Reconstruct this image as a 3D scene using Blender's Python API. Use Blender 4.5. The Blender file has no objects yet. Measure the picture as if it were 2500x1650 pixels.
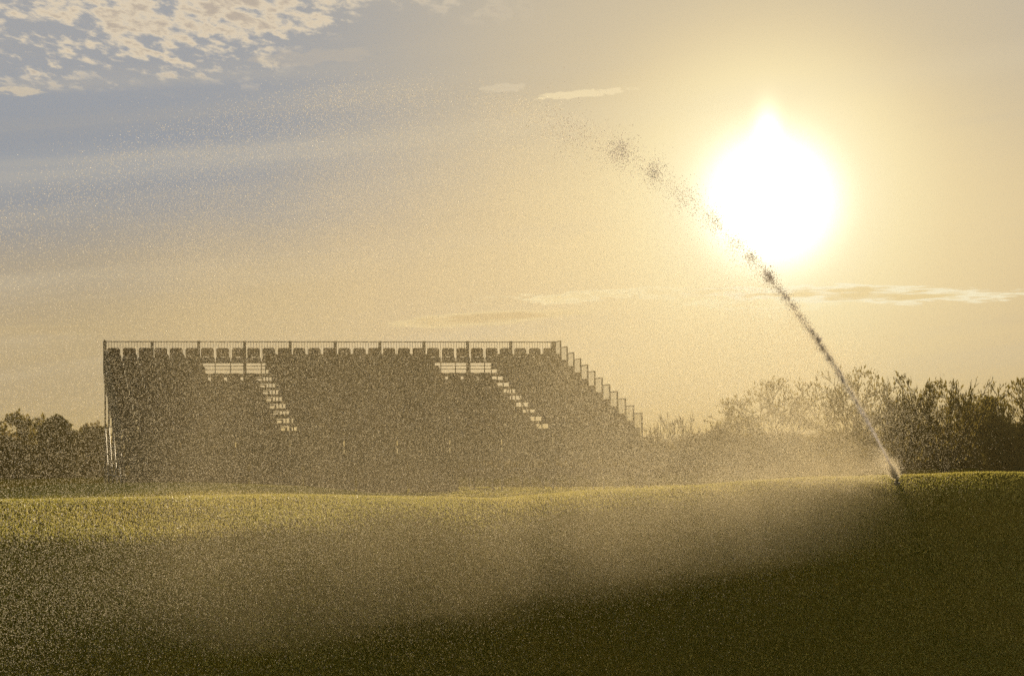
import bpy, bmesh, math, random
import numpy as np
from mathutils import Vector, Matrix, noise as mnoise

SC = bpy.context.scene
COL = SC.collection
random.seed(7)
RNG = np.random.default_rng(11)

# ------------------------------------------------------------------ camera
F_PX = 5000.0            # focal length in photo pixels (photo 2500 x 1650)
HOR = 1100.0             # horizon row at the middle of the picture
ROLL = -0.01205
CZ = 1.7                 # eye height
TH = math.atan((HOR - 825) / F_PX)
cam_d = bpy.data.cameras.new("camera")
cam = bpy.data.objects.new("camera", cam_d)
COL.objects.link(cam)
cam_d.sensor_fit = 'HORIZONTAL'
cam_d.sensor_width = 36.0
cam_d.lens = 36.0 * F_PX / 2500.0
cam_d.clip_start = 0.1
cam_d.clip_end = 20000
fwd = Vector((0, math.cos(TH), math.sin(TH)))
up0 = Vector((0, -math.sin(TH), math.cos(TH)))
rt0 = Vector((1, 0, 0))
cr, sr = math.cos(ROLL), math.sin(ROLL)
R_ = rt0 * cr + up0 * sr
U_ = up0 * cr - rt0 * sr
CM = Matrix((R_, U_, -fwd)).transposed()
cam.matrix_world = Matrix.Translation((0, 0, CZ)) @ CM.to_4x4()
SC.camera = cam


def at(px, py, d):
    """world point whose picture position is (px, py) and whose distance north is d"""
    v = fwd * F_PX + R_ * (px - 1250) - U_ * (py - 825)
    v = v * (d / v.y)
    return Vector((v.x, v.y, v.z + CZ))


# ------------------------------------------------------------------ light and sky
SUN_DIR = at(1882, 490, 100.0) - Vector((0, 0, CZ))
SUN_DIR.normalize()
SUN_EL = math.asin(SUN_DIR.z)
SUN_AZ = math.atan2(SUN_DIR.x, SUN_DIR.y)
sun_d = bpy.data.lights.new("sun", 'SUN')
sun_d.energy = 5.0
sun_d.angle = math.radians(0.55)
sun_d.color = (1.0, 0.80, 0.50)
sun = bpy.data.objects.new("sun", sun_d)
COL.objects.link(sun)
sun.rotation_euler = (-SUN_DIR).to_track_quat('-Z', 'Y').to_euler()
sun.location = (20, 60, 40)

SC.view_settings.view_transform = 'Standard'
SC.view_settings.look = 'None'
SC.view_settings.exposure = 0.0
SC.view_settings.gamma = 1.0
SC.cycles.use_denoising = False
SC.cycles.denoiser = 'OPENIMAGEDENOISE'
SC.cycles.denoising_input_passes = 'RGB_ALBEDO_NORMAL'
SC.cycles.denoising_prefilter = 'ACCURATE'
SC.cycles.max_bounces = 4
SC.cycles.use_adaptive_sampling = True
SC.cycles.adaptive_threshold = 0.03
SC.cycles.adaptive_min_samples = 40
SC.cycles.transparent_max_bounces = 10
SC.cycles.volume_bounces = 0
SC.cycles.sample_clamp_indirect = 3.0
SC.cycles.sample_clamp_direct = 5.0


def lin(c):
    out = []
    for v in c:
        v = v / 255.0
        out.append(v / 12.92 if v <= 0.04045 else ((v + 0.055) / 1.055) ** 2.4)
    return out


class NT:
    """small helper that writes node trees as arithmetic"""
    def __init__(self, tree):
        self.t = tree
        self.L = tree.links

    def n(self, typ, **kw):
        nd = self.t.nodes.new(typ)
        for k, v in kw.items():
            setattr(nd, k, v)
        return nd

    def put(self, sock, v):
        if hasattr(v, 'is_output') or isinstance(v, bpy.types.NodeSocket):
            self.L.new(v, sock)
        else:
            sock.default_value = v

    def m(self, op, a, b=None, c=None, clamp=False):
        nd = self.n('ShaderNodeMath', operation=op, use_clamp=clamp)
        self.put(nd.inputs[0], a)
        if b is not None:
            self.put(nd.inputs[1], b)
        if c is not None:
            self.put(nd.inputs[2], c)
        return nd.outputs[0]

    def ss(self, v, a, b):
        """smoothstep of v from a to b"""
        nd = self.n('ShaderNodeMapRange', interpolation_type='SMOOTHSTEP')
        self.put(nd.inputs[0], v)
        nd.inputs[1].default_value = a
        nd.inputs[2].default_value = b
        return nd.outputs[0]

    def mix(self, f, a, b, mode='MIX'):
        nd = self.n('ShaderNodeMix', data_type='RGBA', blend_type=mode)
        self.put(nd.inputs[0], f)
        for s, v in ((nd.inputs[6], a), (nd.inputs[7], b)):
            if isinstance(v, (tuple, list)):
                v = tuple(v) + ((1.0,) if len(v) == 3 else ())
            self.put(s, v)
        return nd.outputs[2]

    def noise(self, vec, scale, detail=3.0, rough=0.55, dist=0.0, out=0):
        nd = self.n('ShaderNodeTexNoise')
        self.L.new(vec, nd.inputs['Vector'])
        nd.inputs['Scale'].default_value = scale
        nd.inputs['Detail'].default_value = detail
        nd.inputs['Roughness'].default_value = rough
        nd.inputs['Distortion'].default_value = dist
        return nd.outputs[out]

    def comb(self, x, y, z):
        nd = self.n('ShaderNodeCombineXYZ')
        for i, v in enumerate((x, y, z)):
            self.put(nd.inputs[i], v)
        return nd.outputs[0]

    def ramp(self, v, stops):
        nd = self.n('ShaderNodeValToRGB')
        self.put(nd.inputs[0], v)
        cr_ = nd.color_ramp
        while len(cr_.elements) < len(stops):
            cr_.elements.new(0.5)
        for e, (p, c) in zip(cr_.elements, stops):
            e.position = p
            e.color = tuple(c) + (1.0,)
        return nd.outputs[0]


world = bpy.data.worlds.new("World")
SC.world = world
world.use_nodes = True
W = NT(world.node_tree)
world.node_tree.nodes.clear()
w_out = W.n('ShaderNodeOutputWorld')
w_bg = W.n('ShaderNodeBackground')
W.L.new(w_bg.outputs[0], w_out.inputs[0])
tc = W.n('ShaderNodeTexCoord')
sep = W.n('ShaderNodeSeparateXYZ')
W.L.new(tc.outputs['Generated'], sep.inputs[0])
dx, dy, dz = sep.outputs
DEG = 57.29578
az = W.m('MULTIPLY', W.m('ARCTAN2', dx, dy), DEG)
el = W.m('MULTIPLY', W.m('ARCSINE', dz), DEG)
vd = W.n('ShaderNodeVectorMath', operation='DOT_PRODUCT')
W.L.new(tc.outputs['Generated'], vd.inputs[0])
vd.inputs[1].default_value = SUN_DIR
th = W.m('MULTIPLY', W.m('ARCCOSINE', W.m('MINIMUM', vd.outputs['Value'], 0.9999999)), DEG)
nish = W.n('ShaderNodeTexSky', sky_type='NISHITA')
nish.sun_disc = False
nish.sun_elevation = SUN_EL
nish.sun_rotation = SUN_AZ
nish.dust_density = 3.0
nish.air_density = 1.3
# warm scattering round the sun, fading with angle
S = [(1.9, (255, 244, 206)), (2.6, (253, 237, 191)), (3.6, (249, 230, 180)), (5.0, (241, 219, 170)), (7.5, (228, 205, 160)),
     (10.5, (215, 193, 153)), (14, (203, 182, 143)), (19, (188, 169, 134)), (27, (180, 163, 136)), (40, (176, 160, 138))]
glow = W.ramp(W.m('DIVIDE', th, 40.0), [(a / 40.0, lin(c)) for a, c in S])
skyv = W.comb(W.m('MULTIPLY', az, 0.10), W.m('MULTIPLY', el, 0.5), 3.0)
wav = W.m('MULTIPLY', W.m('SUBTRACT', W.noise(skyv, 1.3, 3.0), 0.5), 1.2)
# cooler, bluer high sky away from the sun
blue = W.m('MULTIPLY', W.ss(W.m('ADD', W.m('SUBTRACT', el, W.m('MULTIPLY', az, 0.12)), wav), 4.5, 10.5), W.ss(th, 5.0, 15.0))
base = W.mix(blue, glow, lin((129, 146, 168)))
# slightly greyer streaks
strk = W.ss(W.noise(W.comb(W.m('MULTIPLY', az, 0.05), W.m('SUBTRACT', el, W.m('MULTIPLY', az, 0.085)), 1.0), 1.1, 4.0, 0.5, 0.3), 0.45, 0.75)
base = W.mix(W.m('MULTIPLY', strk, W.m('MULTIPLY', W.ss(th, 3.0, 9.0), 0.35)), base, lin((214, 200, 172)))
grey = W.ss(W.noise(W.comb(W.m('MULTIPLY', az, 0.06), W.m('SUBTRACT', el, W.m('MULTIPLY', az, 0.05)), 7.0), 0.5, 3.0), 0.48, 0.7)
base = W.mix(W.m('MULTIPLY', grey, W.m('MULTIPLY', W.ss(th, 4.0, 9.0), 0.22)), base, lin((178, 166, 146)))
base = W.mix(W.m('MULTIPLY', W.ss(el, 5.5, 12.0), W.m('MULTIPLY', W.ss(th, 2.5, 7.0), 0.75)), base, W.mix(W.ss(th, 6.0, 16.0), lin((203, 189, 163)), lin((172, 170, 168))))
bd = W.m('SUBTRACT', W.m('SUBTRACT', el, W.m('MULTIPLY', az, 0.105)), 9.0)
base = W.mix(W.m('MULTIPLY', W.m('EXPONENT', W.m('MULTIPLY', W.m('POWER', W.m('DIVIDE', bd, 0.45), 2.0), -1.0)), 0.17), base, lin((232, 216, 182)))
# thin high clouds: a field of small puffs upper left
cx = W.m('DIVIDE', dx, W.m('MAXIMUM', dz, 0.02))
cy = W.m('DIVIDE', dy, W.m('MAXIMUM', dz, 0.02))
cp = W.comb(cx, W.m('MULTIPLY', cy, 0.36), 0.0)
puff = W.m('ADD', W.m('MULTIPLY', W.noise(cp, 19.0, 5.0, 0.58, 0.15), 0.75), W.m('MULTIPLY', W.noise(cp, 6.0, 2.0), 0.25))
big = W.noise(W.comb(cx, W.m('MULTIPLY', cy, 0.6), 5.0), 2.2, 2.0)
edge_el = W.m('ADD', 10.2, W.m('MINIMUM', W.m('MULTIPLY', W.m('MAXIMUM', W.m('ADD', az, 7.2), 0.0), 0.55), 1.85))
mask = W.ss(W.m('ADD', W.m('SUBTRACT', el, edge_el), W.m('MULTIPLY', W.m('SUBTRACT', big, 0.5), 2.4)), -0.35, 0.55)
mask = W.m('MULTIPLY', mask, W.ss(az, 1.5, -3.5))
sheet = W.ss(W.m('ADD', W.m('SUBTRACT', el, edge_el), W.m('MULTIPLY', az, 0.09)), -0.6, 1.6)
dens = W.m('ADD', puff, W.m('ADD', W.m('MULTIPLY', W.m('SUBTRACT', big, 0.5), 0.35), W.m('MULTIPLY', sheet, 0.10)))
ccol = W.mix(W.ss(dens, 0.56, 0.72), lin((238, 220, 190)), lin((190, 176, 160)))
cl = W.m('MULTIPLY', W.ss(dens, 0.475, 0.63), mask)
base = W.mix(W.m('MULTIPLY', cl, 0.88), base, ccol)


def lens(px, py, w, h, tilt=0.0, seed=0.0, sx=0.5, amp=1.6, scale=2.2):
    a0 = (px - 1250) / F_PX * DEG
    e0 = (HOR - py + (px - 1250) * (-ROLL) * -1) / F_PX * DEG
    w, h = w / F_PX * DEG, h / F_PX * DEG
    da = W.m('SUBTRACT', az, a0)
    de = W.m('SUBTRACT', W.m('SUBTRACT', el, e0), W.m('MULTIPLY', da, tilt))
    q = W.m('ADD', W.m('POWER', W.m('ABSOLUTE', W.m('DIVIDE', da, w)), 2.0), W.m('POWER', W.m('ABSOLUTE', W.m('DIVIDE', de, h)), 2.0))
    nz = W.noise(W.comb(W.m('MULTIPLY', az, sx), W.m('MULTIPLY', el, 2.2), seed), scale, 5.0, 0.62, 0.2)
    return W.m('ADD', W.m('SUBTRACT', 1.0, q), W.m('MULTIPLY', W.m('SUBTRACT', nz, 0.5), amp * 2))


def add_lens(base, args, bright, dark, k):
    v = lens(*args)
    col = W.mix(W.ss(v, 0.35, 1.05), bright, dark)
    return W.mix(W.m('MULTIPLY', W.ss(v, 0.0, 0.5), k), base, col)


base = add_lens(base, (1560, 718, 330, 17, 0.03, 2.0, 0.5, 2.6), lin((252, 236, 190)), lin((246, 226, 176)), 0.85)
base = add_lens(base, (1870, 745, 190, 16, -0.02, 8.0), lin((255, 244, 200)), lin((255, 236, 186)), 0.6)
base = add_lens(base, (2090, 724, 400, 24, -0.035, 4.0, 0.25, 1.5, 3.5), lin((255, 246, 212)), lin((236, 212, 158)), 0.9)
base = add_lens(base, (1190, 778, 260, 18, 0.05, 6.0, 0.3, 1.1), lin((240, 218, 166)), lin((212, 185, 136)), 0.65)
base = add_lens(base, (1440, 230, 115, 12, 0.06, 9.0, 0.8, 2.8), lin((246, 226, 182)), lin((246, 226, 182)), 0.75)
base = add_lens(base, (1235, 218, 70, 11, 0.0, 12.0, 0.8, 2.8), lin((222, 206, 176)), lin((222, 206, 176)), 0.6)
base = add_lens(base, (760, 150, 150, 22, 0.08, 14.0, 0.6, 2.0), lin((205, 190, 168)), lin((205, 190, 168)), 0.25)
base = add_lens(base, (70, 250, 60, 12, 0.0, 15.0, 0.8, 2.0), lin((224, 207, 178)), lin((224, 207, 178)), 0.6)
base = add_lens(base, (240, 812, 420, 14, 0.0, 17.0, 0.1, 0.5), lin((196, 176, 138)), lin((190, 170, 134)), 0.5)
# the over-bright disc of the sun in thin cloud and the pillar above it
core = W.m('MULTIPLY', W.m('EXPONENT', W.m('MULTIPLY', W.m('POWER', W.m('DIVIDE', th, 1.18), 2.0), -1.0)), 4.2)
core2 = W.m('MULTIPLY', W.m('EXPONENT', W.m('MULTIPLY', th, -0.62)), 0.42)
pil = W.m('MULTIPLY', W.m('EXPONENT', W.m('MULTIPLY', W.m('ADD', W.m('POWER', W.m('DIVIDE', W.m('SUBTRACT', az, SUN_AZ * DEG - 0.05), 0.33), 2.0),
                                                         W.m('POWER', W.m('DIVIDE', W.m('SUBTRACT', el, SUN_EL * DEG + 1.7), 0.75), 2.0)), -1.0)), 1.1)
extra = W.n('ShaderNodeVectorMath', operation='SCALE')
extra.inputs[0].default_value = (1.0, 0.93, 0.70)
W.L.new(W.m('ADD', core, W.m('ADD', core2, pil)), extra.inputs['Scale'])
front = W.n('ShaderNodeVectorMath', operation='ADD')
W.L.new(base, front.inputs[0])
W.L.new(extra.outputs[0], front.inputs[1])
nscale = W.n('ShaderNodeVectorMath', operation='SCALE')
W.L.new(nish.outputs[0], nscale.inputs[0])
nscale.inputs['Scale'].default_value = 0.14
allsky = W.mix(W.ss(th, 40.0, 95.0), front.outputs[0], nscale.outputs[0])
W.L.new(allsky, w_bg.inputs[0])
w_bg.inputs[1].default_value = 1.0


# ------------------------------------------------------------------ materials
def mat(name, base, rough=0.6, metallic=0.0, transl=0.0, tcol=None, vary=0.0, vscale=3.0, spec=0.5, bump=0.0, bscale=30.0):
    m = bpy.data.materials.new(name)
    m.use_nodes = True
    t = NT(m.node_tree)
    m.node_tree.nodes.clear()
    out = t.n('ShaderNodeOutputMaterial')
    p = t.n('ShaderNodeBsdfPrincipled')
    p.inputs['Roughness'].default_value = rough
    p.inputs['Metallic'].default_value = metallic
    p.inputs['Specular IOR Level'].default_value = spec
    co = t.n('ShaderNodeTexCoord')
    c1 = tuple(base)
    if vary:
        f = t.ss(t.noise(co.outputs['Object'], vscale, 5.0, 0.6), 0.3, 0.7)
        c = t.mix(f, tuple(v * (1 - vary) for v in c1), tuple(min(1, v * (1 + vary)) for v in c1))
        t.L.new(c, p.inputs['Base Color'])
    else:
        p.inputs['Base Color'].default_value = c1 + (1,)
    if bump:
        b = t.n('ShaderNodeBump')
        b.inputs['Strength'].default_value = bump
        t.L.new(t.noise(co.outputs['Object'], bscale, 4.0), b.inputs['Height'])
        t.L.new(b.outputs[0], p.inputs['Normal'])
    sh = p.outputs[0]
    if transl:
        tr = t.n('ShaderNodeBsdfTranslucent')
        tr.inputs[0].default_value = tuple(tcol or c1) + (1,)
        mx = t.n('ShaderNodeMixShader')
        mx.inputs[0].default_value = transl
        t.L.new(p.outputs[0], mx.inputs[1])
        t.L.new(tr.outputs[0], mx.inputs[2])
        sh = mx.outputs[0]
    t.L.new(sh, out.inputs[0])
    return m


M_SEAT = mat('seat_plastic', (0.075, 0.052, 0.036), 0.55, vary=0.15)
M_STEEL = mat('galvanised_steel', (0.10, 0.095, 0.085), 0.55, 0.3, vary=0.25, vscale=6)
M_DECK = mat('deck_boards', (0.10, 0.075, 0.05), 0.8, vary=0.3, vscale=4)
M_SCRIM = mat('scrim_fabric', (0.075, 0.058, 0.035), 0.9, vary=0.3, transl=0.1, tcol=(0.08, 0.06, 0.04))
M_BARK = mat('bark', (0.055, 0.042, 0.026), 0.9, vary=0.35, vscale=5)
M_BUD = mat('budding_leaves', (0.10, 0.085, 0.028), 0.7, transl=0.5, tcol=(0.28, 0.22, 0.06), vary=0.3, vscale=1.5)
M_BUSH = mat('bush_leaves', (0.10, 0.075, 0.03), 0.8, transl=0.4, tcol=(0.22, 0.16, 0.05), vary=0.3, vscale=0.8)
M_EVER = mat('evergreen_leaves', (0.08, 0.07, 0.025), 0.8, transl=0.35, tcol=(0.17, 0.14, 0.04), vary=0.3, vscale=0.8)
M_BRASS = mat('sprinkler_plastic', (0.03, 0.03, 0.03), 0.4, vary=0.2)
M_HILL = mat('hill_cover', (0.07, 0.06, 0.025), 0.95, vary=0.3, vscale=0.05)


def water_mat(name, tcol, w_t, w_r, w_g, w_c, rough):
    """water seen as tiny drops: part refraction, part light let through, part mirror, part clear"""
    m = bpy.data.materials.new(name)
    m.use_nodes = True
    t = NT(m.node_tree)
    m.node_tree.nodes.clear()
    out = t.n('ShaderNodeOutputMaterial')
    tr = t.n('ShaderNodeBsdfTranslucent')
    tr.inputs[0].default_value = tuple(tcol) + (1,)
    rf = t.n('ShaderNodeBsdfRefraction')
    rf.inputs['IOR'].default_value = 1.30
    rf.inputs['Roughness'].default_value = rough
    rf.inputs[0].default_value = (1, 0.98, 0.95, 1)
    gl = t.n('ShaderNodeBsdfGlossy')
    gl.inputs['Roughness'].default_value = 0.25
    gl.inputs[0].default_value = (0.95, 0.92, 0.92, 1)
    tp = t.n('ShaderNodeBsdfTransparent')
    cur, acc = tr.outputs[0], w_t
    for sh, w in ((rf, w_r), (gl, w_g), (tp, w_c)):
        if w <= 0:
            continue
        acc += w
        mx = t.n('ShaderNodeMixShader')
        mx.inputs[0].default_value = w / acc
        t.L.new(cur, mx.inputs[1])
        t.L.new(sh.outputs[0], mx.inputs[2])
        cur = mx.outputs[0]
    t.L.new(cur, out.inputs[0])
    return m


M_DROP = water_mat('water_drops', (1.0, 0.90, 0.70), 0.20, 0.0, 0.035, 0.765, 0.08)
M_BIG = water_mat('large_water_drops', (1.0, 0.95, 0.88), 0.30, 0.20, 0.12, 0.38, 0.08)
M_JET = water_mat('water_stream', (1.0, 0.95, 0.93), 0.72, 0.08, 0.12, 0.08, 0.05)
# ------------------------------------------------------------------ object helpers


def tag(o, label=None, cat=None, group=None, kind=None):
    for k, v in (('label', label), ('category', cat), ('group', group), ('kind', kind)):
        if v:
            o[k] = v
    return o


def empty(name, loc=(0, 0, 0), rz=0.0):
    o = bpy.data.objects.new(name, None)
    o.empty_display_size = 0.3
    o.location = loc
    o.rotation_euler = (0, 0, rz)
    COL.objects.link(o)
    return o


def mesh_np(name, V, Fc, m, parent=None, smooth=False):
    """V (n,3) array, Fc (k,c) index array of equal-sided faces"""
    me = bpy.data.meshes.new(name)
    V = np.asarray(V, dtype=np.float32)
    Fc = np.asarray(Fc, dtype=np.int32)
    k, c = Fc.shape
    me.vertices.add(len(V))
    me.vertices.foreach_set('co', V.ravel())
    me.loops.add(k * c)
    me.loops.foreach_set('vertex_index', Fc.ravel())
    me.polygons.add(k)
    me.polygons.foreach_set('loop_start', np.arange(0, k * c, c, dtype=np.int32))
    me.update(calc_edges=True)
    if smooth:
        me.polygons.foreach_set('use_smooth', np.ones(k, dtype=bool))
    me.materials.append(m)
    o = bpy.data.objects.new(name, me)
    COL.objects.link(o)
    if parent:
        o.parent = parent
    return o


class MB:
    """collects boxes and bars into one mesh"""
    def __init__(self):
        self.v = []
        self.f = []

    def box(self, x0, x1, y0, y1, z0, z1):
        b = len(self.v)
        for z in (z0, z1):
            self.v += [(x0, y0, z), (x1, y0, z), (x1, y1, z), (x0, y1, z)]
        self.f += [tuple(b + i for i in q) for q in ((3, 2, 1, 0), (4, 5, 6, 7), (0, 1, 5, 4), (1, 2, 6, 5), (2, 3, 7, 6), (3, 0, 4, 7))]

    def bar(self, a, b, r0, r1=None, n=5, cap=True):
        r1 = r0 if r1 is None else r1
        a, b = Vector(a), Vector(b)
        d = b - a
        if d.length < 1e-6:
            return
        d.normalize()
        u = d.orthogonal().normalized()
        w = d.cross(u)
        s = len(self.v)
        for p, r in ((a, r0), (b, r1)):
            for i in range(n):
                t = 2 * math.pi * i / n
                self.v.append(tuple(p + u * (r * math.cos(t)) + w * (r * math.sin(t))))
        for i in range(n):
            j = (i + 1) % n
            self.f.append((s + i, s + j, s + n + j, s + n + i))
        if cap:
            self.f.append(tuple(s + i for i in reversed(range(n))))
            self.f.append(tuple(s + n + i for i in range(n)))

    def build(self, name, m, parent=None):
        me = bpy.data.meshes.new(name)
        me.from_pydata(self.v, [], self.f)
        me.update()
        me.materials.append(m)
        o = bpy.data.objects.new(name, me)
        COL.objects.link(o)
        if parent:
            o.parent = parent
        return o


# ------------------------------------------------------------------ terrain
# per picture column: (px, shade-edge row, its distance, top row, its distance)
ST = [(-600, 1322, 22, 1226, 27), (0, 1312, 23, 1218, 28), (400, 1307, 23.5, 1214, 29), (740, 1283, 24.3, 1216, 29.5), (900, 1260, 25.2, 1217, 30), (1050, 1238, 26.6, 1214, 31),
      (1250, 1210, 28.6, 1204, 33), (1368, 1226, 31.5, 1196, 34), (1500, 1240, 32.5, 1185, 35.5), (1736, 1223, 36.5, 1166, 39.7), (1950, 1217, 39, 1156, 42.8),
      (2190, 1207, 41.5, 1147, 45.5), (2500, 1216, 42.5, 1148, 47), (3200, 1240, 44, 1160, 49)]
UU = np.linspace(-1.6, 1.6, 641)
DD = np.concatenate([np.arange(0, 110, 0.25)])
kn_u, kn = [], []
for (px, ys, ds, yt, dt) in ST:
    s, t = at(px, ys, ds), at(px, yt, dt)
    zb_d = None
    # near slope of about 9 degrees down to the bottom edge of the picture
    slope = 0.22 + 0.20 * math.exp(-((px - 1280) / 480.0) ** 2)
    b = at(px, 1660, 10)
    k = (CZ - b.z) / 10.0
    d0 = ((CZ - s.z) + slope * ds) / (k + slope)
    z0 = CZ - k * d0
    kn_u.append(s.x / ds)
    kn.append((d0 - 2.5, z0 - 0.30, d0, z0, ds - 2.0, s.z - slope * 1.9, ds, s.z, dt, t.z))
kn_u = np.array(kn_u)
kn = np.array(kn)
TAB = np.zeros((len(UU), len(DD)))
for i, u in enumerate(UU):
    q = [np.interp(u, kn_u, kn[:, j]) for j in range(10)]
    far_z = 0.58
    hump = float(np.interp(u, [-0.30, -0.27, -0.09, -0.035], [0.6, 1.13, 1.13, 0.6]))
    if hump > 0.65:
        xs = [0, 5, q[0], q[2], q[4], q[6], q[8], q[8] + 4, 41, 48, 110]
        zs = [0, -0.05, q[1], q[3], q[5], q[7], q[9], max(q[9] - 0.10, min(hump, 1.02)) if hump > 1 else hump - 0.05, hump, far_z, far_z]
    else:
        xs = [0, 5, q[0], q[2], q[4], q[6], q[8], q[8] + 9, 110]
        zs = [0, -0.05, q[1], q[3], q[5], q[7], q[9], min(far_z, q[9] - 0.15), far_z]
    TAB[i] = np.interp(DD, xs, zs)
ker = np.hanning(11)
ker /= ker.sum()
TAB = np.apply_along_axis(lambda r: np.convolve(np.pad(r, 5, mode='edge'), ker, mode='valid'), 1, TAB)
ker = np.hanning(33)
ker /= ker.sum()
TAB = np.apply_along_axis(lambda r: np.convolve(np.pad(r, 16, mode='edge'), ker, mode='valid'), 0, TAB)


def gz(x, y):
    x = np.asarray(x, float)
    y = np.asarray(y, float)
    d = np.clip(y, 0, 109.7)
    u = np.clip(x / np.maximum(y, 6.0), -1.59, 1.59)
    fi = (u + 1.6) / 3.2 * (len(UU) - 1)
    fj = d / 0.25
    i = np.clip(fi.astype(int), 0, len(UU) - 2)
    j = np.clip(fj.astype(int), 0, len(DD) - 2)
    a, b = fi - i, fj - j
    z = TAB[i, j] * (1 - a) * (1 - b) + TAB[i + 1, j] * a * (1 - b) + TAB[i, j + 1] * (1 - a) * b + TAB[i + 1, j + 1] * a * b
    # gentle undulation of a mown mound
    w = np.clip((y - 8) / 10, 0, 1) * np.clip((70 - y) / 10, 0, 1)
    z = z + w * (0.018 * np.sin(x * 0.9 + y * 0.35) + 0.014 * np.sin(x * 0.37 - y * 0.8 + 1.0) + 0.006 * np.sin(x * 2.1 + y * 1.3))
    # ground sinks slowly far away
    return z - np.clip((y - 130) / 1000, 0, 3) * 1.0


xs = np.concatenate([-np.geomspace(1200, 22, 24), np.arange(-21, 21.01, 0.3), np.geomspace(22, 1200, 24)])
ys = np.concatenate([[-300, -120, -50, -20, -8], np.arange(-4, 76, 0.3), np.geomspace(77, 1600, 34)])
GX, GY = np.meshgrid(xs, ys)
GZ = gz(GX, GY)
nx, ny = len(xs), len(ys)
idx = np.arange(nx * ny).reshape(ny, nx)
quads = np.stack([idx[:-1, :-1], idx[:-1, 1:], idx[1:, 1:], idx[1:, :-1]], -1).reshape(-1, 4)


def ground_mat():
    m = bpy.data.materials.new('turf')
    m.use_nodes = True
    t = NT(m.node_tree)
    m.node_tree.nodes.clear()
    out = t.n('ShaderNodeOutputMaterial')
    p = t.n('ShaderNodeBsdfPrincipled')
    co = t.n('ShaderNodeTexCoord').outputs['Object']
    n1 = t.ss(t.noise(co, 0.25, 4.0), 0.35, 0.65)
    n2 = t.ss(t.noise(co, 6.0, 5.0), 0.3, 0.7)
    c = t.mix(n1, (0.085, 0.070, 0.004), (0.120, 0.088, 0.005))
    c = t.mix(t.m('MULTIPLY', n2, 0.5), c, (0.06, 0.055, 0.004))
    t.L.new(c, p.inputs['Base Color'])
    p.inputs['Roughness'].default_value = 1.0
    p.inputs['Specular IOR Level'].default_value = 0.0
    b = t.n('ShaderNodeBump')
    b.inputs['Strength'].default_value = 0.6
    b.inputs['Distance'].default_value = 0.02
    t.L.new(t.noise(co, 40.0, 3.0), b.inputs['Height'])
    t.L.new(b.outputs[0], p.inputs['Normal'])
    t.L.new(p.outputs[0], out.inputs[0])
    return m


ground = mesh_np('ground', np.stack([GX, GY, GZ], -1).reshape(-1, 3), quads, ground_mat(), smooth=True)
tag(ground, kind='structure')

# a low distant ridge
hx = np.linspace(-900, 900, 181)
prof = 2.0 + 2.6 * np.exp(-((hx - 95) / 60) ** 2) + 1.2 * np.sin(hx * 0.011) + 0.5 * np.sin(hx * 0.05) + 0.25 * np.sin(hx * 0.31)
HV, HF = [], []
for r, (dy_, kz) in enumerate(((-160, 0), (-60, 0.75), (0, 1.0), (80, 0.9), (250, 0))):
    for i, x in enumerate(hx):
        HV.append((x, 760 + dy_, (prof[i] * 1.25 + 1.2) * kz - 1.5 + (CZ if kz else -1)))
for r in range(4):
    for i in range(180):
        a = r * 181 + i
        HF.append((a, a + 1, a + 182, a + 181))
tag(mesh_np('distant_hill', HV, HF, M_HILL, smooth=True), kind='structure')


# ------------------------------------------------------------------ mown grass, one triangle per blade
def grass_mat():
    m = bpy.data.materials.new('grass_blades')
    m.use_nodes = True
    t = NT(m.node_tree)
    m.node_tree.nodes.clear()
    out = t.n('ShaderNodeOutputMaterial')
    p = t.n('ShaderNodeBsdfPrincipled')
    co = t.n('ShaderNodeTexCoord').outputs['Object']
    n1 = t.ss(t.noise(co, 0.3, 4.0), 0.35, 0.65)
    n2 = t.ss(t.noise(co, 9.0, 3.0), 0.35, 0.65)
    st = t.n('ShaderNodeVectorMath', operation='MULTIPLY')
    t.L.new(co, st.inputs[0])
    st.inputs[1].default_value = (0.35, 1.0, 1.0)
    n3 = t.ss(t.noise(st.outputs[0], 1.6, 4.0, 0.6), 0.35, 0.65)
    c = t.mix(n1, (0.112, 0.148, 0.004), (0.168, 0.142, 0.005))
    c = t.mix(t.m('MULTIPLY', n3, 0.45), c, (0.070, 0.070, 0.004))
    c = t.mix(t.m('MULTIPLY', n2, 0.4), c, (0.08, 0.085, 0.006))
    t.L.new(c, p.inputs['Base Color'])
    p.inputs['Roughness'].default_value = 0.45
    p.inputs['Specular IOR Level'].default_value = 0.35
    tr = t.n('ShaderNodeBsdfTranslucent')
    tc_ = t.mix(n1, (0.46, 0.42, 0.10), (0.56, 0.48, 0.12))
    t.L.new(tc_, tr.inputs[0])
    mx = t.n('ShaderNodeMixShader')
    mx.inputs[0].default_value = 0.6
    t.L.new(p.outputs[0], mx.inputs[1])
    t.L.new(tr.outputs[0], mx.inputs[2])
    t.L.new(mx.outputs[0], out.inputs[0])
    return m


NB = 520000
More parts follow.
